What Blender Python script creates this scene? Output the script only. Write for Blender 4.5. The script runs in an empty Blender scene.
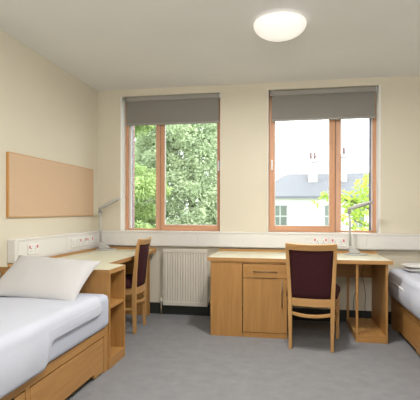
import bpy, bmesh, math, random
from mathutils import Vector, Matrix, Euler, noise
sc = bpy.context.scene
C = sc.collection
PI = math.pi
R = math.radians

# ---------------------------------------------------------------- materials
def new_mat(name):
    m = bpy.data.materials.new(name); m.use_nodes = True
    nt = m.node_tree
    return m, nt, nt.nodes['Principled BSDF'], nt.nodes['Material Output']

def mat(name, col, rough=.6, metal=0., var=.06, scale=8., bump=0., bscale=200., spec=.5, stretch=None):
    m, nt, b, out = new_mat(name)
    N, L = nt.nodes, nt.links
    tc = N.new('ShaderNodeTexCoord'); mp = N.new('ShaderNodeMapping'); L.new(tc.outputs['Object'], mp.inputs[0])
    if stretch: mp.inputs['Scale'].default_value = stretch
    no = N.new('ShaderNodeTexNoise'); no.inputs['Scale'].default_value = scale; no.inputs['Detail'].default_value = 5
    L.new(mp.outputs[0], no.inputs['Vector'])
    rp = N.new('ShaderNodeValToRGB')
    rp.color_ramp.elements[0].position = .3; rp.color_ramp.elements[1].position = .7
    rp.color_ramp.elements[0].color = tuple(max(0, c*(1-var)) for c in col)+(1,)
    rp.color_ramp.elements[1].color = tuple(min(1, c*(1+var)) for c in col)+(1,)
    L.new(no.outputs['Fac'], rp.inputs[0]); L.new(rp.outputs[0], b.inputs['Base Color'])
    b.inputs['Roughness'].default_value = rough; b.inputs['Metallic'].default_value = metal
    b.inputs['Specular IOR Level'].default_value = spec
    if bump:
        n2 = N.new('ShaderNodeTexNoise'); n2.inputs['Scale'].default_value = bscale; n2.inputs['Detail'].default_value = 3
        L.new(tc.outputs['Object'], n2.inputs['Vector'])
        bp = N.new('ShaderNodeBump'); bp.inputs['Strength'].default_value = bump; bp.inputs['Distance'].default_value = .004
        L.new(n2.outputs['Fac'], bp.inputs['Height']); L.new(bp.outputs[0], b.inputs['Normal'])
    return m

def wood(name, col, axis='Z', var=.12, rough=.42, spec=.4):
    m, nt, b, out = new_mat(name)
    N, L = nt.nodes, nt.links
    tc = N.new('ShaderNodeTexCoord'); mp = N.new('ShaderNodeMapping'); L.new(tc.outputs['Object'], mp.inputs[0])
    s = {'X': (1.2, 22, 22), 'Y': (22, 1.2, 22), 'Z': (22, 22, 1.2)}[axis]
    mp.inputs['Scale'].default_value = s
    n1 = N.new('ShaderNodeTexNoise'); n1.inputs['Scale'].default_value = 2.2; n1.inputs['Detail'].default_value = 8; n1.inputs['Distortion'].default_value = .6
    L.new(mp.outputs[0], n1.inputs['Vector'])
    rp = N.new('ShaderNodeValToRGB'); e = rp.color_ramp.elements
    e[0].position = .32; e[1].position = .68
    e[0].color = (col[0]*(1-var), col[1]*(1-var*1.25), col[2]*(1-var*1.5), 1)
    e[1].color = (col[0]*(1+var*.6), col[1]*(1+var*.6), col[2]*(1+var*.6), 1)
    L.new(n1.outputs['Fac'], rp.inputs[0]); L.new(rp.outputs[0], b.inputs['Base Color'])
    b.inputs['Roughness'].default_value = rough; b.inputs['Specular IOR Level'].default_value = spec
    return m

M = {}
M['wall'] = mat('wall_paint', (.735, .69, .575), .85, var=.015, scale=2, bump=.08, bscale=350, spec=.2)
M['wallleft'] = M['wall']
M['ceiling'] = mat('ceiling_paint', (.82, .815, .80), .9, var=.015, scale=2, bump=.05, bscale=300, spec=.2)
M['trunk'] = mat('trunking_pvc', (.78, .77, .76), .45, var=.015, scale=3)
M['sill'] = mat('sill_paint', (.82, .81, .78), .4, var=.015, scale=3)
M['reveal'] = mat('reveal_daylight_white', (.86, .855, .84), .6, var=.01)  # white stands in for daylight on the beige reveals
M['rad'] = mat('radiator_enamel', (.70, .67, .60), .4, var=.015, scale=3)
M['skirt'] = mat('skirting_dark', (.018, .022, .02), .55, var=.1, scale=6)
M['beechZ'] = wood('beech_vertical', (.46, .245, .08), 'Z')
M['beechX'] = wood('beech_across', (.46, .245, .08), 'X')
M['beechY'] = wood('beech_deep', (.46, .245, .08), 'Y')
M['edge'] = wood('beech_edging', (.49, .265, .095), 'X')
M['edgeY'] = wood('beech_edging_deep', (.49, .265, .095), 'Y')
M['chair'] = wood('chair_beech', (.54, .31, .12), 'Z', var=.1)
M['chairX'] = wood('chair_beech_across', (.54, .31, .12), 'X', var=.1)
M['winwood'] = wood('window_wood_upright', (.66, .36, .215), 'Z', var=.1)
M['winwoodX'] = wood('window_wood_across', (.66, .36, .215), 'X', var=.1)
M['mullion'] = wood('window_mullion_wood', (.70, .42, .29), 'Z', var=.08)
M['top'] = mat('laminate_top', (.72, .71, .54), .3, var=.02, scale=30)
M['burg'] = mat('burgundy_fabric', (.052, .015, .018), .9, var=.25, scale=180, bump=.3, bscale=500, spec=.15)
M['blind'] = mat('blind_fabric', (.27, .262, .245), .9, var=.04, scale=300, spec=.15)
M['cassette'] = mat('blind_cassette', (.33, .32, .30), .5, var=.02)
M['white'] = mat('white_plastic', (.82, .82, .82), .35, var=.01)
M['switch'] = mat('red_switch', (.72, .03, .06), .4, var=.02)
M['pin'] = mat('socket_hole', (.05, .05, .05), .6)
M['metal'] = mat('brushed_metal', (.26, .21, .16), .35, metal=.9, var=.04)
M['lamp'] = mat('lamp_grey', (.52, .52, .51), .38, var=.02)
M['lampd'] = mat('lamp_dark', (.30, .30, .31), .4, var=.05)
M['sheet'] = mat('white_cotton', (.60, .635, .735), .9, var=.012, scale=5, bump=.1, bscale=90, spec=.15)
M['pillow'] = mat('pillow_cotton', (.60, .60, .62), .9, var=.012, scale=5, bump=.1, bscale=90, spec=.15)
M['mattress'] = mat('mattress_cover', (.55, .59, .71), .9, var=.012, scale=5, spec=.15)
M['towel'] = mat('white_towel', (.76, .76, .76), .95, var=.03, scale=60, bump=.5, bscale=260, spec=.1)
M['greycloth'] = mat('grey_cloth', (.42, .43, .46), .95, var=.05, scale=60, bump=.4, bscale=260, spec=.1)
M['cork'] = mat('cork_fabric', (.66, .48, .33), .9, var=.04, scale=120, bump=.15, bscale=400, spec=.15)
M['black'] = mat('black_rubber', (.02, .02, .022), .5)
M['brass'] = mat('valve_metal', (.5, .42, .28), .35, metal=.8)
M['alu'] = mat('aluminium_cladding', (.22, .19, .30), .5, var=.03)
M['slate'] = mat('roof_slate', (.088, .095, .11), .7, var=.08, scale=1.2, stretch=(1, 1, 6))
M['render'] = mat('house_render', (.72, .72, .70), .9, var=.03, scale=.6)
M['gutter'] = mat('gutter_paint', (.10, .11, .14), .6)
M['hglass'] = mat('house_glass', (.10, .125, .11), .15, var=.3, scale=1.5)
M['hframe'] = mat('house_window_paint', (.40, .41, .41), .6)
M['pot'] = mat('chimney_pot', (.15, .10, .10), .8)
M['stack'] = mat('chimney_render', (.40, .39, .38), .9, var=.1, scale=4)
M['grass'] = mat('grass', (.07, .12, .03), .95, var=.3, scale=3)
M['bark'] = mat('bark', (.10, .075, .05), .95, var=.3, scale=12, bump=.5, bscale=30)

def leaf_mat(name, cols, sc_=1.2):
    m, nt, b, out = new_mat(name)
    N, L = nt.nodes, nt.links
    tc = N.new('ShaderNodeTexCoord')
    no = N.new('ShaderNodeTexNoise'); no.inputs['Scale'].default_value = sc_; no.inputs['Detail'].default_value = 6
    L.new(tc.outputs['Object'], no.inputs['Vector'])
    rp = N.new('ShaderNodeValToRGB'); e = rp.color_ramp.elements
    e[0].position = .35; e[1].position = .65; e[0].color = cols[0]+(1,); e[1].color = cols[1]+(1,)
    L.new(no.outputs['Fac'], rp.inputs[0]); L.new(rp.outputs[0], b.inputs['Base Color'])
    b.inputs['Roughness'].default_value = .6
    tr = N.new('ShaderNodeBsdfTranslucent'); L.new(rp.outputs[0], tr.inputs['Color'])
    mx = N.new('ShaderNodeMixShader'); mx.inputs[0].default_value = .4
    L.new(b.outputs[0], mx.inputs[1]); L.new(tr.outputs[0], mx.inputs[2]); L.new(mx.outputs[0], out.inputs[0])
    return m
M['leafc'] = leaf_mat('conifer_foliage', ((.34, .43, .27), (.56, .65, .43)), 2.0)
M['leafb'] = leaf_mat('light_foliage', ((.27, .38, .14), (.42, .54, .22)), 1.6)
M['leafr'] = leaf_mat('branch_foliage', ((.28, .42, .05), (.50, .64, .12)), 1.6)

def carpet():
    m, nt, b, out = new_mat('carpet')
    N, L = nt.nodes, nt.links
    tc = N.new('ShaderNodeTexCoord')
    n1 = N.new('ShaderNodeTexNoise'); n1.inputs['Scale'].default_value = 260; n1.inputs['Detail'].default_value = 3
    n2 = N.new('ShaderNodeTexNoise'); n2.inputs['Scale'].default_value = 9; n2.inputs['Detail'].default_value = 8
    n2.inputs['Roughness'].default_value = .75
    L.new(tc.outputs['Object'], n1.inputs['Vector']); L.new(tc.outputs['Object'], n2.inputs['Vector'])
    rp = N.new('ShaderNodeValToRGB'); e = rp.color_ramp.elements
    e[0].position = .3; e[1].position = .7; e[0].color = (.155, .158, .17, 1); e[1].color = (.36, .365, .385, 1)
    mx = N.new('ShaderNodeMix'); mx.data_type = 'FLOAT'; mx.inputs[0].default_value = .30
    L.new(n1.outputs['Fac'], mx.inputs[2]); L.new(n2.outputs['Fac'], mx.inputs[3])
    L.new(mx.outputs[0], rp.inputs[0]); L.new(rp.outputs[0], b.inputs['Base Color'])
    b.inputs['Roughness'].default_value = .97; b.inputs['Specular IOR Level'].default_value = .1
    bp = N.new('ShaderNodeBump'); bp.inputs['Strength'].default_value = .5; bp.inputs['Distance'].default_value = .004
    L.new(n1.outputs['Fac'], bp.inputs['Height']); L.new(bp.outputs[0], b.inputs['Normal'])
    return m
M['carpet'] = carpet()

def brick():
    m, nt, b, out = new_mat('brick')
    N, L = nt.nodes, nt.links
    tc = N.new('ShaderNodeTexCoord')
    sx = N.new('ShaderNodeSeparateXYZ'); L.new(tc.outputs['Object'], sx.inputs[0])
    ad = N.new('ShaderNodeMath'); ad.operation = 'ADD'; L.new(sx.outputs[0], ad.inputs[0]); L.new(sx.outputs[1], ad.inputs[1])
    cb = N.new('ShaderNodeCombineXYZ'); L.new(ad.outputs[0], cb.inputs[0]); L.new(sx.outputs[2], cb.inputs[1])
    br = N.new('ShaderNodeTexBrick'); br.inputs['Scale'].default_value = 1
    br.inputs['Brick Width'].default_value = .215; br.inputs['Row Height'].default_value = .075; br.inputs['Mortar Size'].default_value = .006
    br.inputs['Color1'].default_value = (.30, .15, .15, 1); br.inputs['Color2'].default_value = (.36, .19, .18, 1); br.inputs['Mortar'].default_value = (.4, .36, .34, 1)
    L.new(cb.outputs[0], br.inputs['Vector']); L.new(br.outputs['Color'], b.inputs['Base Color'])
    b.inputs['Roughness'].default_value = .9
    return m
M['brick'] = brick()

def glass():
    m = bpy.data.materials.new('window_glass'); m.use_nodes = True
    nt = m.node_tree; N, L = nt.nodes, nt.links
    N.remove(N['Principled BSDF'])
    t = N.new('ShaderNodeBsdfTransparent'); t.inputs[0].default_value = (.96, .975, .965, 1)
    g = N.new('ShaderNodeBsdfGlossy'); g.inputs['Roughness'].default_value = .03
    fr = N.new('ShaderNodeFresnel'); fr.inputs[0].default_value = 1.45
    ml = N.new('ShaderNodeMath'); ml.operation = 'MULTIPLY'; ml.inputs[1].default_value = .8
    L.new(fr.outputs[0], ml.inputs[0])
    mx = N.new('ShaderNodeMixShader'); L.new(ml.outputs[0], mx.inputs[0]); L.new(t.outputs[0], mx.inputs[1]); L.new(g.outputs[0], mx.inputs[2])
    L.new(mx.outputs[0], N['Material Output'].inputs[0])
    return m
M['glass'] = glass()

def lampglass():
    m, nt, b, out = new_mat('opal_glass')
    b.inputs['Base Color'].default_value = (.86, .85, .83, 1); b.inputs['Roughness'].default_value = .25
    b.inputs['Emission Color'].default_value = (1, .93, .86, 1); b.inputs['Emission Strength'].default_value = LAMP_E
    return m
LAMP_E = .55
M['opal'] = lampglass()

# ---------------------------------------------------------------- mesh helpers
def box(bm, x0, x1, y0, y1, z0, z1, rot=None, piv=None):
    vs = [bm.verts.new((x, y, z)) for x in (x0, x1) for y in (y0, y1) for z in (z0, z1)]
    f = [(0, 1, 3, 2), (4, 6, 7, 5), (0, 4, 5, 1), (2, 3, 7, 6), (0, 2, 6, 4), (1, 5, 7, 3)]
    for q in f: bm.faces.new([vs[i] for i in q])
    if rot is not None:
        bmesh.ops.rotate(bm, verts=vs, cent=piv or (0, 0, 0), matrix=rot)
    return vs

def prism(bm, pts, axis, a, b):
    """polygon pts (2-D) extruded along axis from a to b"""
    def P(p, t):
        return {'X': (t, p[0], p[1]), 'Y': (p[0], t, p[1]), 'Z': (p[0], p[1], t)}[axis]
    A = [bm.verts.new(P(p, a)) for p in pts]; B = [bm.verts.new(P(p, b)) for p in pts]
    bm.faces.new(A[::-1]); bm.faces.new(B)
    n = len(pts)
    for i in range(n): bm.faces.new((A[i], A[(i+1) % n], B[(i+1) % n], B[i]))
    bmesh.ops.recalc_face_normals(bm, faces=bm.faces[:])

def sweep(bm, pts, w, d, ref=(1, 0, 0), n=4):
    """sweep along pts; n=4 rect section w (along ref) by d, else ellipse"""
    pts = [Vector(p) for p in pts]; rings = []
    for i, p in enumerate(pts):
        t = (pts[min(i+1, len(pts)-1)] - pts[max(i-1, 0)]).normalized()
        r = Vector(ref); r = (r - t*r.dot(t)).normalized(); q = t.cross(r)
        ww = w[i] if isinstance(w, (list, tuple)) else w
        dd = d[i] if isinstance(d, (list, tuple)) else d
        if n == 4: o = [(-.5, -.5), (.5, -.5), (.5, .5), (-.5, .5)]
        else: o = [(.5*math.cos(2*PI*k/n), .5*math.sin(2*PI*k/n)) for k in range(n)]
        rings.append([bm.verts.new(p + r*(a*ww) + q*(b*dd)) for a, b in o])
    m = len(rings[0])
    for i in range(len(rings)-1):
        for k in range(m):
            f = bm.faces.new((rings[i][k], rings[i][(k+1) % m], rings[i+1][(k+1) % m], rings[i+1][k])); f.smooth = n > 4
    bm.faces.new(rings[0][::-1]); bm.faces.new(rings[-1])
    bmesh.ops.recalc_face_normals(bm, faces=bm.faces[:])

def lathe(bm, prof, seg=40, c=(0, 0)):
    rings = []
    for r, z in prof:
        if r < 1e-6: rings.append([bm.verts.new((c[0], c[1], z))])
        else: rings.append([bm.verts.new((c[0]+r*math.cos(2*PI*k/seg), c[1]+r*math.sin(2*PI*k/seg), z)) for k in range(seg)])
    for a, b in zip(rings, rings[1:]):
        for k in range(seg):
            k2 = (k+1) % seg
            if len(a) == 1 and len(b) == 1: continue
            if len(a) == 1: f = bm.faces.new((a[0], b[k], b[k2]))
            elif len(b) == 1: f = bm.faces.new((a[k], a[k2], b[0]))
            else: f = bm.faces.new((a[k], a[k2], b[k2], b[k]))
            f.smooth = True
    bmesh.ops.recalc_face_normals(bm, faces=bm.faces[:])

def rbox(bm, x0, x1, y0, y1, z0, z1, r, seg=4):
    vs = box(bm, x0, x1, y0, y1, z0, z1)
    es = list({e for v in vs for e in v.link_edges})
    bmesh.ops.bevel(bm, geom=es, offset=r, segments=seg, profile=.5, affect='EDGES')
    for f in bm.faces: f.smooth = True

def obj(name, bm, m, parent=None, bev=0., mods=None):
    if isinstance(bm, bpy.types.Mesh): me = bm
    else:
        bmesh.ops.recalc_face_normals(bm, faces=bm.faces[:])
        me = bpy.data.meshes.new(name); bm.to_mesh(me); bm.free()
    o = bpy.data.objects.new(name, me); C.objects.link(o)
    me.materials.append(m)
    if parent is not None: o.parent = parent
    if bev:
        b = o.modifiers.new('Bevel', 'BEVEL'); b.width = bev; b.segments = 2; b.limit_method = 'ANGLE'
    return o

def bxo(name, m, parent, dims, bev=.0015):
    bm = bmesh.new(); box(bm, *dims); return obj(name, bm, m, parent, bev)

def thing(name, label, cat, loc=(0, 0, 0), rz=0., group=None):
    o = bpy.data.objects.new(name, None); C.objects.link(o)
    o.location = loc; o.rotation_euler = (0, 0, rz); o.empty_display_size = .1
    o['label'] = label; o['category'] = cat
    if group: o['group'] = group
    return o
def tag(o, label, cat, group=None):
    o['label'] = label; o['category'] = cat
    if group: o['group'] = group
    return o
def struct(o): o['kind'] = 'structure'; return o
def children(o): return [c for c in C.objects if c.parent == o]
def copy_tree(o, parent=None):
    kids = children(o)
    c = o.copy(); C.objects.link(c); c.parent = parent
    for ch in kids: copy_tree(ch, c)
    return c

# ---------------------------------------------------------------- the room
XL, XR, YB, YF, H = -2.19, 2.04, 0., -5.35, 2.562
W1 = (-1.91, -.735, .935, 2.483)
W2 = (-.215, .947, .935, 2.483)

struct(bxo('floor', M['carpet'], None, (XL-.2, XR+.2, YF-.2, .12, -.12, 0), 0))
struct(bxo('ceiling', M['ceiling'], None, (XL-.2, XR+.2, YF-.2, .34, H, H+.15), 0))
struct(bxo('wall_left', M['wall'], None, (XL-.2, XL, YF-.2, .14, 0, H), 0))
struct(bxo('wall_right', M['wall'], None, (XR, XR+.2, YF-.2, .14, 0, H), 0))
struct(bxo('wall_rear', M['wall'], None, (XL, XR, YF-.2, YF, 0, H), 0))
def pierced(y0, y1, x0, x1, z0, z1, wins):
    bm = bmesh.new()
    xs = sorted({x0, x1, *[w[0] for w in wins], *[w[1] for w in wins]})
    for a, b in zip(xs, xs[1:]):
        w = [w for w in wins if w[0] <= a and b <= w[1]]
        if w:
            box(bm, a, b, y0, y1, z0, w[0][2]); box(bm, a, b, y0, y1, w[0][3], z1)
        else: box(bm, a, b, y0, y1, z0, z1)
    bmesh.ops.remove_doubles(bm, verts=bm.verts, dist=1e-5)
    dup = {}
    for f in bm.faces: dup.setdefault(frozenset(v.index for v in f.verts), []).append(f)
    kill = []
    bm.verts.index_update()
    dup = {}
    for f in bm.faces: dup.setdefault(frozenset(v.index for v in f.verts), []).append(f)
    for v in dup.values():
        if len(v) > 1: kill += v
    bmesh.ops.delete(bm, geom=kill, context='FACES_ONLY')
    return bm
struct(obj('wall_back', pierced(0, .21, XL, XR, 0, H, [W1, W2]), M['wall']))
O1 = (W1[0]+.045, W1[1]-.03, W1[2]-.02, W1[3]-.02)
O2 = (W2[0]+.03, W2[1]-.045, W2[2]-.02, W2[3]-.02)
struct(obj('wall_outer', pierced(.211, .36, XL-.4, XR+.4, -2.8, H+.15, [O1, O2]), M['brick']))
struct(bxo('baseboard_back', M['skirt'], None, (XL+.014, XR-.014, -.018, 0, 0, .125), .002))
struct(bxo('baseboard_left', M['skirt'], None, (XL, XL+.014, YF, 0, 0, .10), .002))
struct(bxo('baseboard_right', M['skirt'], None, (XR-.014, XR, YF, 0, 0, .10), .002))

def window(n, W, mx0, mx1, narrow_left):
    """wooden casement: fixed narrow light + opening sash"""
    x0, x1, z0, z1 = W
    YA, YZ = .135, .205
    l0, l1 = (.014, .006) if narrow_left else (.004, .018)
    root = bpy.data.objects.new(f'window_{n}', None); C.objects.link(root); struct(root)
    bm = bmesh.new()
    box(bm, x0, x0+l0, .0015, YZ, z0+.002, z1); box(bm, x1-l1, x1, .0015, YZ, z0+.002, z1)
    obj('reveal_lit_strip', bm, M['reveal'], root)  # added strips, the daylight on the reveal put into their white
    x0 += l0; x1 -= l1
    bm = bmesh.new()
    j = .032
    box(bm, x0, x0+j, YA, YZ, z0, z1); box(bm, x1-j, x1, YA, YZ, z0, z1)
    obj('window_jamb', bm, M['winwood'], root, .002)
    bm = bmesh.new()
    box(bm, x0+j, x1-j, YA, YZ, z0, z0+.022); box(bm, x0+j, x1-j, YA, YZ, z1-.03, z1)
    obj('window_rail', bm, M['winwoodX'], root, .002)
    bxo('mullion', M['mullion'], root, (mx0, mx1, YA-.004, YZ, z0+.022, z1-.03), .002)
    # fixed light
    fx0, fx1 = (x0+j, mx0) if narrow_left else (mx1, x1-j)
    bm = bmesh.new()
    if narrow_left: box(bm, fx0, fx0+.03, .165, .195, z0+.022, z1-.03)
    else: box(bm, fx1-.012, fx1, .165, .195, z0+.022, z1-.03)
    obj('jamb_white_strip', bm, M['white'], root, .002)  # white strip along the jamb of the fixed pane
    bm = bmesh.new()
    if narrow_left: box(bm, fx0, fx0+.036, .196, .209, z0+.022, z1-.03)
    else: box(bm, fx1-.03, fx1, .196, .209, z0+.022, z1-.03)
    obj('outer_cladding', bm, M['alu'], root, .001)
    bxo('fixed_pane', M['glass'], root, (fx0, fx1, .178, .184, z0+.022, z1-.03), 0)
    # sash
    sx0, sx1 = (mx1, x1-.006) if narrow_left else (x0+.006, mx0)
    sash = bpy.data.objects.new('sash', None); C.objects.link(sash); sash.parent = root
    s, ya, yz, zb, zt = .058, .108, .165, z0+.004, z1-.012
    g = .006
    a, b = sx0+(g if narrow_left else 0), sx1-(0 if narrow_left else g)
    bm = bmesh.new()
    sl = s if not narrow_left else .045
    sr = s if not narrow_left else .045
    box(bm, a, a+sl, ya, yz, zb, zt); box(bm, b-sr, b, ya, yz, zb, zt)
    obj('sash_stile', bm, M['winwood'], sash, .003)
    bm = bmesh.new()
    box(bm, a+sl, b-sr, ya+.001, yz, zb, zb+.062); box(bm, a+sl, b-sr, ya+.001, yz, zt-.06, zt)
    obj('sash_rail', bm, M['winwoodX'], sash, .003)
    bm = bmesh.new(); t = .008
    A, B, Zb, Zt = a+sl, b-sr, zb+.062, zt-.06
    box(bm, A, A+t, ya+.014, ya+.03, Zb, Zt); box(bm, B-t, B, ya+.014, ya+.03, Zb, Zt)
    box(bm, A+t, B-t, ya+.014, ya+.03, Zb, Zb+t); box(bm, A+t, B-t, ya+.014, ya+.03, Zt-t, Zt)
    obj('pane_gasket', bm, M['white'], sash)
    q = a-.0045 if narrow_left else b+.0005
    bxo('sash_seal', M['black'], sash, (q, q+.004, ya+.012, ya+.03, zb, zt), 0)
    bxo('sash_pane', M['glass'], sash, (A, B, ya+.031, ya+.037, Zb, Zt), 0)
    hx = b-sr*.5 if narrow_left else a+sl*.5
    bm = bmesh.new()
    box(bm, hx-.011, hx+.011, ya-.010, ya, 1.655, 1.735)
    box(bm, hx-.008, hx+.008, ya-.034, ya-.010, 1.705, 1.725)
    box(bm, hx-.009, hx+.009, ya-.040, ya-.026, 1.615, 1.725)
    obj('window_handle', bm, M['white'], sash, .003)
window(1, W1, -1.522, -1.464, True)
window(2, W2, .507, .567, False)

struct(bxo('trim_1', M['sill'], None, (W1[0], W1[1], -.004, .135, .922, .937), .002))
struct(bxo('trim_2', M['sill'], None, (W2[0], W2[1], -.004, .135, .922, .937), .002))

# service trunking
def trunking():
    t = thing('service_trunking', 'long white boxed service trunking running under both windows along the back wall', 'trunking')
    bxo('trunking_body', M['trunk'], t, (-2.119, XR, -.058, 0, .770, .922), .003)
    bxo('trunking_ledge', M['sill'], t, (-2.119, XR, -.066, -.0045, .922, .937), .002)
    js = [-2.119, -1.55, -.975, -.40, .175, .80, 1.40, XR]
    for a, b in zip(js, js[1:]):
        bxo('cover_panel', M['trunk'], t, (a+.0012, b-.0012, -.0625, -.058, .780, .914), .001)
    t = thing('wall_trunking', 'short white boxed trunking on the left wall above the corner desk', 'trunking')
    bxo('trunking_body', M['trunk'], t, (XL, -2.127, -1.655, -.001, .748, .922), .003)
    bxo('trunking_ledge', M['sill'], t, (XL, -2.119, -1.66, -.001, .922, .937), .002)
    js = [-1.62, -.84, -.068]
    for a, b in zip(js, js[1:]):
        bxo('cover_panel', M['trunk'], t, (-2.127, -2.1225, a+.0012, b-.0012, .765, .914), .001)
    bxo('end_cap', M['trunk'], t, (XL+.002, -2.124, -1.664, -1.655, .750, .93), .002)
trunking()

def socket(label, loc, rz, red=True, group=None):
    """double socket plate, local: faces -Y, centre at origin"""
    t = thing('wall_socket', label, 'socket', loc, rz, group)
    bxo('face_plate', M['white'], t, (-.073, .073, -.009, 0, -.043, .043), .003)
    for s in (-1, 1):
        bxo('rocker_switch', M['white'], t, (s*.056-.007, s*.056+.007, -.013, -.009, .006, .032), .001)
        if red:
            bxo('red_indicator', M['switch'], t, (s*.056-.0068, s*.056+.0068, -.0155, -.013, .007, .031), .0008)
        bm = bmesh.new(); c = s*.030
        box(bm, c-.003, c+.003, -.0098, -.0088, -.002, .008)
        box(bm, c-.014, c-.007, -.0098, -.0088, -.022, -.017); box(bm, c+.007, c+.014, -.0098, -.0088, -.022, -.017)
        obj('pin_holes', bm, M['pin'], t)
socket('double wall socket with red switches on back trunking, just behind the chair back', (.335, -.0628, .846), 0)
socket('double wall socket with red switches on back trunking, next to the silver desk lamp', (.515, -.0628, .842), 0)
socket('double wall socket with red switches on left wall trunking, alone above the pillow', (-2.1222, -1.425, .842), PI/2)
socket('plain white wall plate without red, furthest from the window corner in the row of three', (-2.1222, -.690, .842), PI/2, False)
socket('wall socket with red switches in the middle of the three above the left desk', (-2.1222, -.520, .842), PI/2)
socket('wall socket with red switches nearest the corner above the left desk', (-2.1222, -.355, .842), PI/2)

# roller blinds
def blind(W, label, zb=2.144):
    x0, x1 = W[0]+(.048 if W is W1 else .022), W[1]-(.014 if W is W1 else .030)
    t = thing('roller_blind', label, 'blind', ((x0+x1)/2, .05, zb))
    h = (x1-x0)/2
    bm = bmesh.new()
    prism(bm, [(-.028, .280), (-.034, .295), (-.034, .325), (-.024, .338), (.03, .338), (.03, .285), (.0, .280)], 'X', -h+.008, h-.008)
    obj('cassette', bm, M['cassette'], t, .003)
    bxo('blind_fabric', M['blind'], t, (-h+.016, h-.016, -.012, -.0105, .022, .290), 0)
    bxo('bottom_bar', M['cassette'], t, (-h+.016, h-.016, -.017, -.006, .0, .024), .003)
    for s in (-1, 1):
        bxo('end_bracket', M['white'] if s > 0 else M['lampd'], t, (s*(h-.004)-.004, s*(h-.004)+.004, -.030, .03, .275, .340), .001)
blind(W1, 'grey roller blind pulled part way down over the window with dense green trees outside', 2.15)
blind(W2, 'grey roller blind pulled part way down over the window facing the white house')

# pinboard
t = thing('pinboard', 'large blank peach pinboard with wooden edging on the left wall', 'pinboard', (XL, -.915, 1.11))
bxo('board_panel', M['cork'], t, (.001, .020, -.757, .752, .006, .514), .001)
bm = bmesh.new()
box(bm, 0, .022, -.767, -.757, 0, .52); box(bm, 0, .022, .752, .757, 0, .52)
box(bm, 0, .022, -.757, .752, 0, .006); box(bm, 0, .022, -.757, .752, .514, .52)
obj('board_edging', bm, wood('board_edge_wood', (.60, .32, .11), 'Z'), t)

# ceiling lamps
def ceiling_lamp(x, y, label):
    t = thing('ceiling_lamp', label, 'lamp', (x, y, H))
    bm = bmesh.new(); lathe(bm, [(0, -.001), (.150, -.001), (.155, -.014), (.155, -.018), (0, -.018)]); obj('lamp_base', bm, M['white'], t)
    R0, dz = .192, .098
    prof = [(.160, -.010), (.178, -.012), (.190, -.018), (R0, -.028)]
    for k in range(1, 13):
        a = k/12*PI/2
        prof.append((R0*math.cos(a) if k < 12 else 0, -.028-dz*math.sin(a)))
    bm = bmesh.new(); lathe(bm, prof, 56); obj('glass_shade', bm, M['opal'], t)
ceiling_lamp(-.062, -1.54, 'round white opal glass flush ceiling lamp, switched on')

# radiator
def radiator():
    x0, x1, z0, z1 = -1.376, -.868, .112, .742
    t = thing('radiator', 'cream ribbed panel radiator on the back wall between the two desks', 'radiator', ((x0+x1)/2, -.05, z0))
    h = (x1-x0)/2; Z = z1-z0
    bm = bmesh.new()
    # front panel with pressed ribs (profile in plan)
    pts = [(-h, 0), (-h, -.022), (-h+.03, -.026)]
    n = 15; span = 2*h-.07; x = -h+.035
    for k in range(n):
        p = span/n
        pts += [(x+p*.10, -.026), (x+p*.32, -.0205), (x+p*.52, -.0205), (x+p*.76, -.026)]
        x += p
    pts += [(h-.03, -.026), (h, -.022), (h, 0)]
    prism(bm, pts, 'Z', .045, Z-.045)
    obj('ribbed_panel', bm, M['rad'], t, .0)
    bxo('top_edge', M['rad'], t, (-h, h, -.028, .0, Z-.045, Z), .006)
    bxo('bottom_edge', M['rad'], t, (-h, h, -.028, .0, 0, .045), .006)
    bxo('rear_panel', M['rad'], t, (-h+.002, h-.002, .016, .028, .01, Z-.01), .004)
    bxo('top_grille', M['rad'], t, (-h+.004, h-.004, 0, .016, Z-.012, Z-.004), .001)
    for s in (-1, 1):
        bm = bmesh.new()
        sweep(bm, [(s*(h-.01), .01, .04), (s*(h+.028), .01, .04)], .018, .018, (0, 0, 1), 12)
        sweep(bm, [(s*(h+.028), .01, .075), (s*(h+.028), .01, .0)], .024, .024, (1, 0, 0), 12)
        v = obj('radiator_valve', bm, M['rad' if s < 0 else 'brass'], t)
        bm = bmesh.new(); sweep(bm, [(s*(h+.028), .01, .0), (s*(h+.028), .012, -.112)], .013, .013, (1, 0, 0), 10)
        obj('pipe', bm, M['brass'], t)
radiator()

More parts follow.
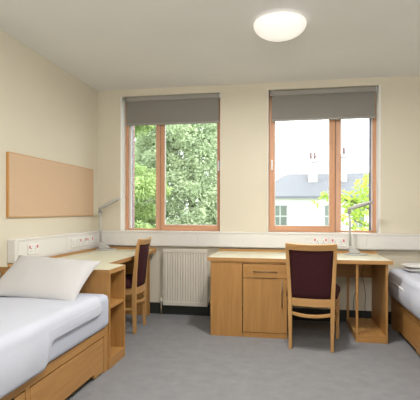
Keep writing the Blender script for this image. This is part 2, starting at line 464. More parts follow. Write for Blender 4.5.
# ---------------------------------------------------------------- right desk
DT = .73
def right_desk():
    t = thing('study_desk', 'long pale-topped wooden study desk under the house-facing window', 'desk', (0, 0, 0))
    bxo('desktop', M['top'], t, (-.742, .902, -.752, -.068, DT-.028, DT), .001)
    bm = bmesh.new()
    box(bm, -.746, .906, -.760, -.752, DT-.032, DT+.001); obj('front_edging', bm, M['edge'], t, .001)
    bm = bmesh.new()
    box(bm, -.746, -.742, -.752, -.068, DT-.032, DT+.001); obj('side_edging', bm, M['edgeY'], t)
    bm = bmesh.new(); box(bm, .902, .906, -.752, -.068, DT-.032, DT+.001); obj('side_edging', bm, M['edgeY'], t)
    bxo('upstand', M['edge'], t, (-.742, .902, -.068, -.050, DT-.03, DT+.022), .001)
    yb = DT-.032
    cab = -.735
    bxo('side_panel', M['beechZ'], t, (-.714, -.696, cab+.002, -.08, 0, yb))
    bxo('side_panel', M['beechZ'], t, (-.022, -.004, cab+.002, -.08, 0, yb))
    bxo('front_panel', M['beechZ'], t, (-.714, -.417, cab-.016, cab, .0, yb))
    bxo('drawer_surround', M['beechX'], t, (-.413, -.004, cab-.012, cab+.004, yb-.018, yb))
    bxo('plinth', M['beechX'], t, (-.413, -.004, cab-.014, cab, .0, .044))
    d = bxo('drawer', M['beechX'], t, (-.410, -.007, cab-.018, cab, .550, .676))
    def bar(par, x0, x1, z0, z1):
        bm = bmesh.new()
        if x1-x0 > z1-z0:
            z = (z0+z1)/2
            sweep(bm, [(x0, cab-.044, z), (x1, cab-.044, z)], .010, .010, (0, 0, 1), 10)
            for x in (x0+.02, x1-.02): sweep(bm, [(x, cab-.017, z), (x, cab-.044, z)], .008, .008, (0, 0, 1), 8)
        else:
            x = (x0+x1)/2
            sweep(bm, [(x, cab-.044, z0), (x, cab-.044, z1)], .010, .010, (1, 0, 0), 10)
            for z in (z0+.02, z1-.02): sweep(bm, [(x, cab-.017, z), (x, cab-.044, z)], .008, .008, (0, 0, 1), 8)
        obj('handle', bm, M['metal'], par)
    bar(d, -.315, -.095, .60, .62)
    d = bxo('door', M['beechZ'], t, (-.410, -.007, cab-.018, cab, .049, .545))
    bar(d, -.062, -.042, .29, .53)
    # apron at the back of the kneehole and open shelf pedestal on the right
    bxo('back_apron', M['beechX'], t, (-.004, .845, -.115, -.097, .490, yb))
    bxo('pedestal_post', M['beechZ'], t, (.597, .617, cab, cab+.03, .066, yb))
    bxo('pedestal_post', M['beechZ'], t, (.597, .617, -.135, -.098, .066, yb))
    bxo('side_panel', M['beechZ'], t, (.847, .867, cab, -.08, 0, yb))
    bxo('pedestal_shelf', M['beechY'], t, (.597, .847, cab+.02, -.08, .048, .066))
    bxo('pedestal_plinth', M['beechX'], t, (.597, .847, cab, cab+.02, 0, .066))
    bxo('pedestal_base', M['beechY'], t, (.597, .615, cab+.02, -.08, 0, .048))
right_desk()

# cables hanging inside the open pedestal
def cable(pts, label):
    bm = bmesh.new()
    P = []
    pts = [Vector(p) for p in pts]
    for i in range(len(pts)-1):
        p0 = pts[max(i-1, 0)]; p1 = pts[i]; p2 = pts[i+1]; p3 = pts[min(i+2, len(pts)-1)]
        for k in range(6):
            u = k/6
            P.append(.5*((2*p1)+(p2-p0)*u+(2*p0-5*p1+4*p2-p3)*u*u+(3*p1-p0-3*p2+p3)*u**3))
    P.append(pts[-1])
    sweep(bm, P, .0055, .0055, (1, .3, .1), 8)
    return tag(obj('power_cable', bm, M['black'], None), label, 'cable')
cable([(.68, -.15, .698), (.70, -.16, .60), (.665, -.17, .50), (.69, -.16, .40), (.665, -.16, .30), (.655, -.17, .20), (.67, -.18, .10), (.68, -.20, .070)],
      'thin black cable dangling in the open desk pedestal, the one nearer the chair')
cable([(.75, -.15, .698), (.76, -.16, .62), (.735, -.17, .53), (.76, -.16, .42), (.775, -.16, .30), (.765, -.17, .20), (.78, -.18, .10), (.77, -.20, .070)],
      'thin black cable dangling in the open desk pedestal, the one nearer the bed')

# ---------------------------------------------------------------- left desk
def left_desk():
    t = thing('corner_desk', 'pale-topped wooden corner desk along the left wall with an open shelf end', 'desk', (0, 0, 0))
    bm = bmesh.new()
    prism(bm, [(-2.188, -1.765), (-1.292, -1.765), (-1.292, -1.445), (-1.463, -1.375), (-1.463, -.070), (-2.188, -.070)], 'Z', DT-.028, DT)
    obj('desktop', bm, M['top'], t, .001)
    bm = bmesh.new(); e = .005
    box(bm, -2.188, -1.288, -1.770, -1.765, DT-.032, DT+.001)
    obj('front_edging', bm, M['edge'], t)
    bm = bmesh.new()
    box(bm, -1.292, -1.287, -1.765, -1.445, DT-.032, DT+.001)
    prism(bm, [(-1.287, -1.445), (-1.292, -1.445), (-1.463, -1.375), (-1.458, -1.368)], 'Z', DT-.032, DT+.001)
    box(bm, -1.463, -1.458, -1.375, -.070, DT-.032, DT+.001)
    obj('side_edging', bm, M['edgeY'], t)
    bm = bmesh.new()
    box(bm, -2.117, -1.463, -.070, -.052, DT-.03, DT+.022); box(bm, -2.117, -2.099, -1.765, -.070, DT, DT+.022)
    obj('upstand', bm, M['edgeY'], t, .001)
    yb = DT-.032
    bxo('end_panel', M['beechZ'], t, (-2.172, -1.287, -1.768, -1.750, 0, yb))
    bxo('side_panel', M['beechZ'], t, (-1.60, -1.287, -1.468, -1.450, 0, yb))
    bxo('shelf_back', M['beechZ'], t, (-1.60, -1.585, -1.750, -1.468, 0, yb))
    bxo('shelf', M['beechY'], t, (-1.585, -1.290, -1.750, -1.468, .440, .460))
    bxo('shelf', M['beechY'], t, (-1.585, -1.290, -1.750, -1.468, .055, .075))
    bxo('shelf_plinth', M['beechY'], t, (-1.305, -1.289, -1.750, -1.468, 0, .055))
    bxo('leg_panel', M['beechZ'], t, (-1.80, -1.518, -.115, -.095, 0, yb))
    bxo('back_apron', M['beechX'], t, (-2.172, -1.80, -.115, -.100, .45, yb))
left_desk()

# ---------------------------------------------------------------- chairs
def make_chair(label, loc, rz):
    """rear at -Y, front at +Y; origin on floor at the middle of the seat"""
    t = thing('dining_chair', label, 'chair', loc, rz)
    Zs = .44
    for s in (-1, 1):
        bm = bmesh.new()
        sweep(bm, [(s*.170, -.195, 0), (s*.171, -.192, .10), (s*.174, -.188, .30), (s*.176, -.190, .44), (s*.182, -.200, .58), (s*.191, -.219, .76), (s*.196, -.236, .862)],
              [.026, .028, .034, .034, .032, .030, .030], [.030, .034, .040, .042, .036, .030, .026], (1, 0, 0))
        obj('leg', bm, M['chair'], t, .004)
        bm = bmesh.new()
        sweep(bm, [(s*.215, .215, 0), (s*.213, .205, .20), (s*.210, .195, .385), (s*.210, .195, .428)], [.026, .032, .038, .038], [.026, .032, .038, .038], (1, 0, 0))
        obj('leg', bm, M['chair'], t, .004)
        bm = bmesh.new()
        sweep(bm, [(s*.178, -.165, .402), (s*.197, .015, .402), (s*.208, .18, .402)], .020, .060, (1, 0, 0)); obj('side_rail', bm, M['chair'], t, .003)
        bm = bmesh.new()
        sweep(bm, [(s*.175, -.18, .232), (s*.211, .20, .232)], .016, .024, (1, 0, 0)); obj('stretcher', bm, M['chair'], t, .003)
    bm = bmesh.new(); box(bm, -.200, .200, .185, .207, .370, .432); obj('front_rail', bm, M['chairX'], t, .003)
    def bow(x0, z, back, y, sag=0., n=12):
        return [(x0*(2*k/n-1), y-back*(1-(2*k/n-1)**2), z-sag*(1-(2*k/n-1)**2)) for k in range(n+1)]
    bm = bmesh.new(); sweep(bm, bow(.168, .403, .020, -.190), .068, .024, (0, 0, 1)); obj('rear_rail', bm, M['chairX'], t, .003)
    bm = bmesh.new(); sweep(bm, bow(.165, .305, .045, -.186, .012), .026, .020, (0, 0, 1)); obj('rear_stretcher', bm, M['chairX'], t, .003)
    # crest rail: bowed, ears slightly higher than the middle
    bm = bmesh.new(); n = 16; pts = []; w = []
    for k in range(n+1):
        u = 2*k/n-1
        pts.append((u*.207, -.240-.028*(1-u*u), .866+.008*u*u)); w.append(.054)
    sweep(bm, pts, w, .026, (0, -.25, 1)); obj('crest_rail', bm, M['chairX'], t, .004)
    # upholstered back: bowed pad
    def pad(y_off, thick, name):
        bm = bmesh.new(); nx, nz = 12, 10; grid = {}
        for side in (0, 1):
            for i in range(nx+1):
                for k in range(nz+1):
                    u = 2*i/nx-1; v = k/nz
                    z = .436+v*.412
                    hw = .162+.018*v
                    yb = -.198 - .036*max(0, v)**1.3 - (.020+.006*v)*(1-u*u)
                    puff = thick*(1-abs(u)**6)*(1-abs(2*v-1)**6)
                    y = yb + (puff if side else -puff*.35)+(.004 if side else -.004)
                    grid[side, i, k] = bm.verts.new((u*hw, y, z))
        for side in (0, 1):
            for i in range(nx):
                for k in range(nz):
                    f = bm.faces.new((grid[side, i, k], grid[side, i+1, k], grid[side, i+1, k+1], grid[side, i, k+1])); f.smooth = True
        for i in range(nx):
            for k in (0, nz): bm.faces.new((grid[0, i, k], grid[0, i+1, k], grid[1, i+1, k], grid[1, i, k]))
        for k in range(nz):
            for i in (0, nx): bm.faces.new((grid[0, i, k], grid[0, i, k+1], grid[1, i, k+1], grid[1, i, k]))
        return obj(name, bm, M['burg'], t)
    pad(0, .026, 'backrest')
    # seat cushion
    bm = bmesh.new(); n = 14; G = {}
    for side in (0, 1):
        for i in range(n+1):
            for j in range(n+1):
                u, v = 2*i/n-1, 2*j/n-1
                hw = .208 + .030*(v+1)/2
                e = max(abs(u), abs(v))
                x = u*hw; y = -.165+(v+1)/2*.405
                edge = (1-abs(u)**8)*(1-abs(v)**8)
                z = (.468+.052*max(edge, 0)**.5) if side else .434
                G[side, i, j] = bm.verts.new((x, y, z))
    for side in (0, 1):
        for i in range(n):
            for j in range(n):
                f = bm.faces.new((G[side, i, j], G[side, i+1, j], G[side, i+1, j+1], G[side, i, j+1])); f.smooth = bool(side)
    for i in range(n):
        for j in (0, n):
            bm.faces.new((G[0, i, j], G[0, i+1, j], G[1, i+1, j], G[1, i, j])); bm.faces.new((G[0, j, i], G[0, j, i+1], G[1, j, i+1], G[1, j, i]))
    obj('seat', bm, M['burg'], t)
    return t
c1 = make_chair('wooden chair with burgundy back and seat, back turned to us, at the long desk', (.212, -.850, 0), R(-6))
c2 = copy_tree(c1)
c2['label'] = 'wooden chair with burgundy back seen side-on at the corner desk beside the radiator'
c2.location = (-1.630, -.680, 0); c2.rotation_euler = (0, 0, R(90+3))

# ---------------------------------------------------------------- desk lamps
def make_lamp(label, loc, rz, tilt=0.):
    KT = math.tan(R(tilt))-math.tan(R(15))
    t = thing('desk_lamp', label, 'lamp', loc, rz)
    bm = bmesh.new()
    P = [(  .130*math.cos(a)*(1 if math.cos(a) > 0 else .8)+.0, .100*math.sin(a)) for a in [2*PI*k/36 for k in range(36)]]
    prism(bm, P, 'Z', 0, .012); obj('lamp_base', bm, M['lamp'], t, .004)
    bm = bmesh.new()   # wedge shaped ballast on the base
    prism(bm, [(-.058, .012), (.056, .012), (.052, .024), (.022, .055), (-.020, .084), (-.040, .090), (-.056, .082)], 'Y', -.028, .028)
    obj('ballast_housing', bm, M['lamp'], t, .010)
    bm = bmesh.new(); sweep(bm, [(-.045, 0, .085), (-.050, 0, .28), (-.055, 0, .418)], [.026, .023, .022], [.026, .023, .022], (1, 0, 0), 14)
    obj('lamp_pole', bm, M['lamp'], t)
    bm = bmesh.new(); sweep(bm, [(-.055, -.022, .424), (-.055, .022, .424)], .036, .036, (1, 0, 0), 18)
    sweep(bm, [(-.055, 0, .424), (-.050, 0, .458)], .018, .018, (1, 0, 0), 12)
    obj('lamp_joint', bm, M['lampd'], t)
    bm = bmesh.new()
    sweep(bm, [(x, 0, z-.034+KT*(x+.06)) for x, z in [(-.068, .490), (.02, .516), (.09, .536), (.145, .549), (.178, .554)]], [.060, .072, .074, .070, .050], [.028, .040, .038, .030, .016], (0, 1, 0), 16)
    obj('lamp_head', bm, M['lamp'], t)
    bm = bmesh.new()
    sweep(bm, [(x, 0, z-.034+KT*(x+.06)) for x, z in [(-.02, .490), (.08, .517), (.15, .536)]], .050, .010, (0, 1, 0))
    obj('lamp_diffuser', bm, M['lampd'], t, .002)
    return t
l1 = make_lamp('silver jointed desk lamp standing on the long desk in front of the window', (.660, -.225, DT), R(2), 17)
l2 = make_lamp('x', (0, 0, 0), 0, 27)
l2['label'] = 'pale grey jointed desk lamp standing on the corner desk by the left wall'
l2.location = (-2.0, -.22, DT); l2.rotation_euler = (0, 0, R(8))

# ---------------------------------------------------------------- beds
def bed(label, side, x_in, x_wall, y_head, y_foot, head_in):
    """side=+1: open long side faces +X (left bed); -1: faces -X. y_head near the window end"""
    t = thing('single_bed', label, 'bed', ((x_in+x_wall)/2, y_head, 0))
    bx = (x_in+x_wall)/2; by = y_head
    s = side
    def B(name, m, par, xa, xb, y0, y1, z0, z1, bev=.002):
        xa, xb = min(xa, xb)-bx, max(xa, xb)-bx
        return bxo(name, m, par, (xa, xb, y0-by, y1-by, z0, z1), bev)
    xo = x_in; xi = x_in - s*.020
    B('top_rail', M['beechY'], t, xo, xi, y_foot, y_head, .264, .322)
    B('end_stile', M['beechZ'], t, xo, xi, y_head-.065, y_head, 0, .264)
    L = .905
    y = y_head-.069
    k = 0
    while y - L > y_foot-.05:
        a, b = y-L, y
        bm = bmesh.new()
        n0, n1 = b-.145, a+.10
        pts = [(a, .03), (n1, .03), (n1+.012, .045), (n0-.012, .045), (n0, .012), (b-.003, .012), (b-.003, .255), (a, .255)]
        pts = [(p[0]-by, p[1]) for p in pts]
        prism(bm, pts, 'X', min(xo-s*.002, xi)-bx, max(xo-s*.002, xi)-bx)
        d = obj('drawer', bm, M['beechY'], t, .0015)
        if k >= 1 or side < 0:
            # scooped finger pull in the upper edge
            bm = bmesh.new()
            cy = b-.14-by
            pp = [(cy+.045*math.cos(u), .258-.032*math.sin(u)) for u in [PI*q/14 for q in range(15)]]
            q0 = xo-bx+s*.0006; q1 = xo-bx-s*.006
            if k >= 1:
                prism(bm, pp, 'X', min(q0, q1), max(q0, q1)); obj('finger_pull', bm, M['skirt'], d)
            else: bm.free()
        B('gap_shade_sheet', M['skirt'], t, xi, xi-s*.012, a-.02, b+.02, .05, .285, 0)  # dark sheet behind the fronts, its colour standing in for shade in the gaps
        B('divider', M['beechZ'], t, xo-s*.002, xi, a-.042, a-.004, 0, .264)
        y = a-.046; k += 1
    B('side_rail', M['beechY'], t, x_wall, x_wall+s*.02, y_foot, y_head, .0, .322)
    B('head_board', M['beechX'], t, xi, x_wall+s*.02, y_head-.02, y_head, .0, .322)
    B('foot_board', M['beechX'], t, xi, x_wall+s*.02, y_foot, y_foot+.02, .0, .322)
    B('bed_base', M['beechX'], t, xi, x_wall+s*.02, y_foot+.02, y_head-.02, .295, .315)
    return t
bed('single bed with drawers on the left, wooden frame showing its big drawer front', 1, -1.298, -2.175, -1.772, -3.80, True)
bed('single bed with drawers at the right edge, its frame mostly in shade', -1, 1.020, 1.90, -.16, -2.17, True)

def mattress(label, x0, x1, y0, y1, z0, z1):
    cx, cy = (x0+x1)/2, (y0+y1)/2
    bm = bmesh.new(); rbox(bm, x0-cx, x1-cx, y0-cy, y1-cy, 0, z1-z0, .045, 5)
    o = obj('mattress', bm, M['mattress'], None); o.location = (cx, cy, z0)
    return tag(o, label, 'mattress')
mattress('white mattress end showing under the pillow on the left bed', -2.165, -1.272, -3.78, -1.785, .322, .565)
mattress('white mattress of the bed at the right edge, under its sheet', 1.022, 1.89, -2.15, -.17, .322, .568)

def sheet(label, x_wall, x_edge, y_a, y_b, z_top, z_bot, side, seed, amp=.006, bulge=.012, hem=None):
    """draped sheet: wall side flat edge, over the mattress, down the open side"""
    bm = bmesh.new()
    r = .05
    W = abs(x_edge-x_wall)
    path = []   # (offset from wall, z, side weight)
    nt = 26
    for k in range(nt+1): path.append(((W-r)*k/nt, z_top, 0))
    for k in range(1, 8):
        a = PI/2*k/7; path.append((W-r+r*math.sin(a), z_top-r+r*math.cos(a), .0))
    for k in range(1, 13):
        q = k/12; path.append((W+bulge*math.sin(q*PI), (z_top-r)+(z_bot-z_top+r)*q, q))
    ny = 110; rows = []
    for j in range(ny+1):
        y = y_a+(y_b-y_a)*j/ny; row = []
        zb = z_bot
        if hem:
            q_ = min(1, max(0, (hem[0]-y)/.10)); q_ = q_*q_*(3-2*q_)
            zb = hem[1]*(1-q_)+z_bot*q_
        for (o, z, q) in path:
            nv = noise.noise(Vector((o*3.2+seed, y*1.4, seed)))*1.2 + noise.noise(Vector((o*6+y*3.5, y*2.2-o*4, seed+3)))*.7
            rid = abs(noise.noise(Vector((o*2.5+y*1.7, y*.8-o*1.8, seed+9))))
            wr = amp*(nv*.7 + (1-rid*2.2)**3*.9 if rid < .4 else nv*.7)
            if q > 0:
                hang = math.sin(y*21+noise.noise(Vector((y*2.5, seed, 0)))*5)*(.0045 if zb < z_bot+.02 else .0015)*q
                oo = (o if zb < z_bot+.02 else W+(o-W)*.3)+hang+abs(wr)*.35 if q > 0 and o > W else o+hang; zz = (z_top-r)+(zb-z_top+r)*q
                if q > .95 and zb < z_bot+.02: oo = W-.004
                elif zb > z_bot+.02: oo = max(oo, W+.003)
            else: oo = o; zz = z+max(wr, -amp*.3)
            row.append(bm.verts.new((x_wall+side*oo, y, zz)))
        rows.append(row)
    for a, b in zip(rows, rows[1:]):
        for k in range(len(path)-1):
            f = bm.faces.new((a[k], a[k+1], b[k+1], b[k])); f.smooth = True
    o = obj('bed_sheet', bm, M['sheet'], None)
    sd = o.modifiers.new('Solidify', 'SOLIDIFY'); sd.thickness = .009; sd.offset = 1 if side > 0 else 1
    return tag(o, label, 'sheet')
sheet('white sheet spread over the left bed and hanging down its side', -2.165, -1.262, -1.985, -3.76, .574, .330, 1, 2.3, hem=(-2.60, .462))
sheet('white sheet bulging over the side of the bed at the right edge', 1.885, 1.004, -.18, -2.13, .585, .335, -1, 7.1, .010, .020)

rs = [o for o in C.objects if o.name.startswith('bed_sheet')][-1]
bm = bmesh.new()
sweep(bm, [(.985, -.26, .470), (.975, -.42, .492), (.972, -.60, .500), (.975, -.80, .488)], .010, .010, (0, 0, 1), 8)
sweep(bm, [(.975, -.80, .488), (.985, -.72, .440), (.99, -.60, .408)], .008, .008, (0, 0, 1), 8)
obj('sheet_hem', bm, M['white'], rs)
# pillow on the left bed
def pillow(label, w, h, th, loc, rot, seed=0):
    bm = bmesh.new(); n, m = 30, 24; G = {}
    for side in (0, 1):
        for i in range(n+1):
            for j in range(m+1):
                u, v = 2*i/n-1, 2*j/m-1
                pinch = 1-.07*(1-abs(v)**2)*abs(u)**3
                pv = 1-.08*(1-abs(u)**2)*abs(v)**3
                x = u*w/2*pinch; y = v*h/2*pv
                prof = (max(0, 1-abs(u)**2.6)**.55)*(max(0, 1-abs(v)**2.4)**.6)
                z = th/2*prof*(1 if side else -1)
                z += noise.noise(Vector((x*6+seed, y*7, side*5)))*.008*prof + noise.noise(Vector((x*14+seed, y*5, 2)))*.004
                if (i in (0, n) or j in (0, m)) and side: G[side, i, j] = G[0, i, j]
                else: G[side, i, j] = bm.verts.new((x, y, z))
    for side in (0, 1):
        for i in range(n):
            for j in range(m):
                q = [G[side, i, j], G[side, i+1, j], G[side, i+1, j+1], G[side, i, j+1]]
                f = bm.faces.new(q if side else q[::-1]); f.smooth = True
    o = obj('pillow', bm, M['pillow'], None); o.location = loc; o.rotation_euler = rot
    return tag(o, label, 'pillow')
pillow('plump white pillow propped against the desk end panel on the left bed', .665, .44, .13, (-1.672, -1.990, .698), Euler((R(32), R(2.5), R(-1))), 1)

# towels on the right bed
def slab(name, m, label, cat, loc, rz, dx, dy, layers, th):
    bm = bmesh.new()
    t = bmesh.new()
    for k in range(layers):
        z0 = k*th; sh = .004*math.sin(k*2.1)
        n = 12; G = {}
        for sd in (0, 1):
            for i in range(n+1):
                for j in range(n+1):
                    u, v = 2*i/n-1, 2*j/n-1
                    e = (max(0, 1-abs(u)**6)*max(0, 1-abs(v)**6))**.4
                    zc = z0+th/2+(th*.48*e)*(1 if sd else -1) + .004*noise.noise(Vector((u*2+k, v*2, 3)))
                    G[sd, i, j] = bm.verts.new((u*(dx/2-sh), v*(dy/2+sh), zc))
        for sd in (0, 1):
            for i in range(n):
                for j in range(n):
                    f = bm.faces.new((G[sd, i, j], G[sd, i+1, j], G[sd, i+1, j+1], G[sd, i, j+1])); f.smooth = True
        for i in range(n):
            for j in (0, n):
                bm.faces.new((G[0, i, j], G[0, i+1, j], G[1, i+1, j], G[1, i, j])); bm.faces.new((G[0, j, i], G[0, j, i+1], G[1, j, i+1], G[1, j, i]))
    t.free()
    o = obj(name, bm, m, None); o.location = loc; o.rotation_euler = (0, 0, rz)
    return tag(o, label, cat)
slab('folded_towel', M['towel'], 'white folded towel lying flat at the window end of the right bed', 'towel', (1.34, -.335, .592), R(4), .50, .24, 2, .038)
slab('folded_towel', M['greycloth'], 'small grey folded cloth lying in front of the white towel on the right bed', 'towel', (1.35, -.555, .592), R(-4), .36, .14, 1, .034)

# ---------------------------------------------------------------- outdoors
struct(bxo('ground', M['grass'], None, (-40, 40, .5, 60, -3.3, -3.2), 0))

def house():
    X0, X1, Y0, Y1, ZE, ZR = -2.2, 16., 25., 33., 2.12, 4.02
    t = thing('house', 'white rendered house with a grey slate roof and chimneys beyond the window', 'house', (X0, Y0, -3.2))
    ox, oy, oz = X0, Y0, -3.2
    holes = [(-1.0, -.05), (2.36, 3.2), (4.1, 4.9)]
    bxo('house_wall', M['render'], t, (0, X1-X0, 0, Y1-Y0, 0, ZE-oz), 0)
    bm = bmesh.new()
    a, b = -.35, X1-X0+.35; c, d = -.35, Y1-Y0+.35; e = ZE-oz; r = ZR-oz; my = (c+d)/2
    vs = [bm.verts.new(p) for p in [(a, c, e), (b, c, e), (b, d, e), (a, d, e), (a+2.4, my, r), (b-2.4, my, r)]]
    for f in [(0, 1, 5, 4), (2, 3, 4, 5), (0, 4, 3), (1, 2, 5), (3, 2, 1, 0)]: bm.faces.new([vs[i] for i in f])
    obj('roof', bm, M['slate'], t)
    bm = bmesh.new(); sweep(bm, [(a, c-.05, e-.02), (b, c-.05, e-.02)], .13, .16, (0, 0, 1)); obj('gutter', bm, M['gutter'], t)
    for (u, v) in holes:
        f = bxo('window_frame', M['hframe'], t, (u-ox-.05, v-ox+.05, -.04, .02, .10-oz-.05, 1.56-oz+.05), 0)
        for i in range(2):
            for j in range(2):
                w = (v-u)/2; h = 1.46/2
                bxo('pane', M['hglass'], f, (u-ox+i*w+.035, u-ox+(i+1)*w-.035, -.06, -.035, .10-oz+j*h+.035, .10-oz+(j+1)*h-.035), 0)
    for (cx, w, z0, z1, np) in [(1.74, .62, 2.6, 4.9, 2), (3.9, .36, 3.0, 5.2, 1)]:
        ch = bxo('chimney', M['stack'], t, (cx-ox-w/2, cx-ox+w/2, 2.2, 3.0, z0-oz, z1-oz), .02)
        bxo('chimney_cap', M['stack'], ch, (cx-ox-w/2-.07, cx-ox+w/2+.07, 2.12, 3.08, z1-oz-.22, z1-oz-.08), .02)
        for k in range(np):
            bm = bmesh.new(); lathe(bm, [(0, z1-oz), (.11, z1-oz), (.10, z1-oz+.42), (.12, z1-oz+.5), (0, z1-oz+.5)], 14, (cx-ox+(k-(np-1)/2)*.28, 2.6))
            obj('chimney_pot', bm, M['pot'], ch)
house()

def crown(clumps, n, size, rnd, droop=.3, elong=2.2, fill=.35):
    """leaf blades around many ellipsoidal clumps"""
    bm = bmesh.new()
    tot = sum(c[1]**2 for c in clumps)
    for (c, r, sq) in clumps:
        for _ in range(int(n*r*r/tot)):
            d = Vector((rnd.gauss(0, 1), rnd.gauss(0, 1), rnd.gauss(0, 1))).normalized()
            rr = r*(fill+(1-fill)*rnd.random()**.5)
            p = Vector(c)+Vector((d.x*rr, d.y*rr, d.z*rr*sq))
            a = Vector((d.x+rnd.uniform(-.7, .7), d.y+rnd.uniform(-.7, .7), d.z*.4-droop+rnd.uniform(-.5, .5))).normalized()
            b = a.cross(Vector((rnd.uniform(-1, 1), rnd.uniform(-1, 1), rnd.uniform(-1, 1)))).normalized()
            L = size*rnd.uniform(.6, 1.3); w = L/elong
            q = [p, p+a*L*.5+b*w*.5, p+a*L, p+a*L*.5-b*w*.5]
            bm.faces.new([bm.verts.new(v) for v in q])
    return bm

def tree(label, cat, base, trunk_h, clumps, n, size, m, rnd, droop, elong, fill=.35, branches=True):
    t = thing('tree', label, cat, base)
    bm = bmesh.new()
    sweep(bm, [(0, 0, 0), (.05, 0, trunk_h*.4), (0, .05, trunk_h*.8), (0, 0, trunk_h)], [.34, .26, .16, .05], [.34, .26, .16, .05], (1, 0, 0), 10)
    obj('trunk', bm, M['bark'], t)
    rel = [((c[0][0]-base[0], c[0][1]-base[1], c[0][2]-base[2]), c[1], c[2]) for c in clumps]
    if branches:
        for (c, r, sq) in rel[:14]:
            c = Vector(c); z = min(trunk_h*.9, max(.8, c.z-.7))
            bm = bmesh.new()
            s0 = Vector((0, 0, z)); mid = s0.lerp(c, .5)+Vector((0, 0, .12))
            sweep(bm, [s0, mid, c], [.07, .045, .015], [.07, .045, .015], (0, .3, 1), 6)
            obj('branch', bm, M['bark'], t)
    obj('foliage', crown(rel, n, size, rnd, droop, elong, fill), m, t)
    return t
rnd = random.Random(5)
# conifer
cl = []
bx_, by_ = -3.35, 10.2
for k in range(340):
    z = rnd.uniform(-3.0, 8.0)
    R0 = 2.25*(1-max(0, (z-1))/9.5)
    a = rnd.uniform(PI, 2*PI) if rnd.random() < .8 else rnd.uniform(0, PI)
    rr = R0*rnd.uniform(.80, 1.0)
    cl.append(((bx_+rr*math.cos(a), by_+rr*math.sin(a), z), rnd.uniform(.32, .62), .6))
cl.append(((bx_, by_, -.5), 1.95, 1.6)); cl.append(((bx_, by_, 2.2), 1.8, 1.2)); cl.append(((bx_, by_, 4.4), 1.4, 1.6))
tree('dense mid green conifer filling the wide pane of the left window', 'tree', (bx_, by_, -3.2), 10.5, cl, 260000, .115, M['leafc'], rnd, .35, 2.4, .45, False)
# pale broadleaf tree, left pane
cl = []
for k in range(130):
    z = rnd.uniform(-2.2, 5.0); a = rnd.uniform(0, 2*PI); rr = rnd.uniform(.3, 1.0)*1.25*(1-abs(z-1.2)/14)
    p = (-4.66+rr*math.cos(a), 6.8+rr*math.sin(a), z)
    cl.append((p, rnd.uniform(.28, .5), .55))
cl = [c for c in cl if not (-.1 < (c[0][2]-2.72) < .5)]
tree('pale yellow-green leafy tree in the narrow pane of the left window', 'tree', (-4.72, 6.8, -3.2), 7.6, cl, 60000, .14, M['leafb'], rnd, .6, 3.2, .3)
# branchy tree outside the right window
cl = []
for (x, y, z, r) in [(1.55, 5.0, 1.25, .30), (1.75, 5.2, 1.55, .28), (1.30, 5.1, 1.45, .2), (1.10, 5.0, 1.50, .20), (.88, 5.0, 1.52, .15), (1.30, 5.0, 1.02, .20),
                     (1.95, 5.1, 1.9, .26), (1.80, 5.1, .8, .34), (1.60, 5.0, .45, .34), (1.45, 5.2, .1, .28), (2.1, 5.3, 1.3, .42), (2.2, 5.2, .3, .42),
                     (1.28, 5.05, .35, .16), (1.9, 5.1, -.3, .4), (2.5, 5.4, .9, .5), (2.6, 5.4, 1.9, .4), (1.72, 5.0, 1.9, .14), (.62, 5.0, 1.38, .10), (2.4, 5.3, -.7, .5), (1.62, 5.1, 1.75, .2), (1.5, 5.0, .8, .22), (1.42, 5.1, 1.3, .22), (1.7, 5.1, .15, .25), (1.5, 5.1, -.4, .25)]:
    cl.append(((x, y, z), r, .6))
tree('bright green leafy branches hanging outside the right window', 'tree', (2.35, 5.4, -3.2), 4.6, cl, 3800, .12, M['leafr'], rnd, .35, 2.2, .15)

# ---------------------------------------------------------------- light
w = bpy.data.worlds.new('sky'); sc.world = w; w.use_nodes = True
N, L = w.node_tree.nodes, w.node_tree.links
bg = N['Background']; bg.inputs[0].default_value = (.96, .98, 1, 1); bg.inputs[1].default_value = 5.6

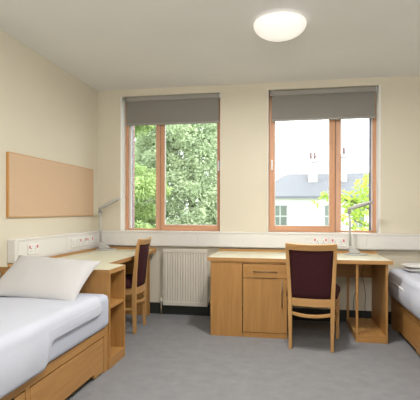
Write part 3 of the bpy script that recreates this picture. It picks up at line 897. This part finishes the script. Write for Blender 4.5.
def area(name, loc, rot, sx, sy, power, col=(1, 1, 1), spread=180, shape='RECTANGLE'):
    l = bpy.data.lights.new(name, 'AREA'); l.shape = shape; l.size = sx
    if shape in ('RECTANGLE', 'ELLIPSE'): l.size_y = sy
    l.energy = power; l.color = col; l.spread = R(spread)
    o = bpy.data.objects.new(name, l); o.location = loc; o.rotation_euler = rot; C.objects.link(o)
    return o
sl = bpy.data.lights.new('sun', 'SUN'); sl.energy = 2.6; sl.angle = R(12); sl.color = (1, .97, .9)
so = bpy.data.objects.new('sun', sl); so.rotation_euler = Euler((R(38), 0, R(18))); C.objects.link(so)
# the visible ceiling lamp, and an added fill light without fixture at the rear
area('ceiling_lamp_light', (-.062, -1.54, H-.135), (0, 0, 0),   .30, .30, 36, (1, .95, .89), 180, 'DISK')
def pt(loc, p):
    l = bpy.data.lights.new('added_rear_fill_light', 'POINT'); l.energy = p; l.color = (1, .975, .95); l.shadow_soft_size = .19
    o = bpy.data.objects.new('added_rear_fill_light', l); o.location = loc; C.objects.link(o)
pt((-.062, -4.2, H-.45), 85)
# daylight of the two windows (sky portals at the panes)
for n_, W in (('a', W1), ('b', W2)):
    o = area('window_portal', ((W[0]+W[1])/2, .37, (W[2]+W[3])/2), (R(-90), 0, 0), W[1]-W[0], W[3]-W[2], 1)
    o.data.cycles.is_portal = True

# ---------------------------------------------------------------- camera
F, PYH, ROLL, YAW = 438., 211., R(.12), R(10.1)
cd = bpy.data.cameras.new('camera'); cam = bpy.data.objects.new('camera', cd); C.objects.link(cam)
cd.sensor_width = 36; cd.sensor_fit = 'HORIZONTAL'; cd.lens = F/420*36; cd.shift_y = (PYH-200)/420
cd.clip_start = .02; cd.clip_end = 200
cam.matrix_world = Matrix.Translation((0, -4.80, 1.165)) @ Matrix.Rotation(YAW, 4, 'Z') @ Matrix.Rotation(R(90), 4, 'X') @ Matrix.Rotation(ROLL, 4, 'Z')
sc.camera = cam
sc.view_settings.view_transform = 'Standard'; sc.view_settings.look = 'None'
sc.view_settings.gamma = 1; sc.view_settings.use_curve_mapping = False
sc.view_settings.exposure = 0.0
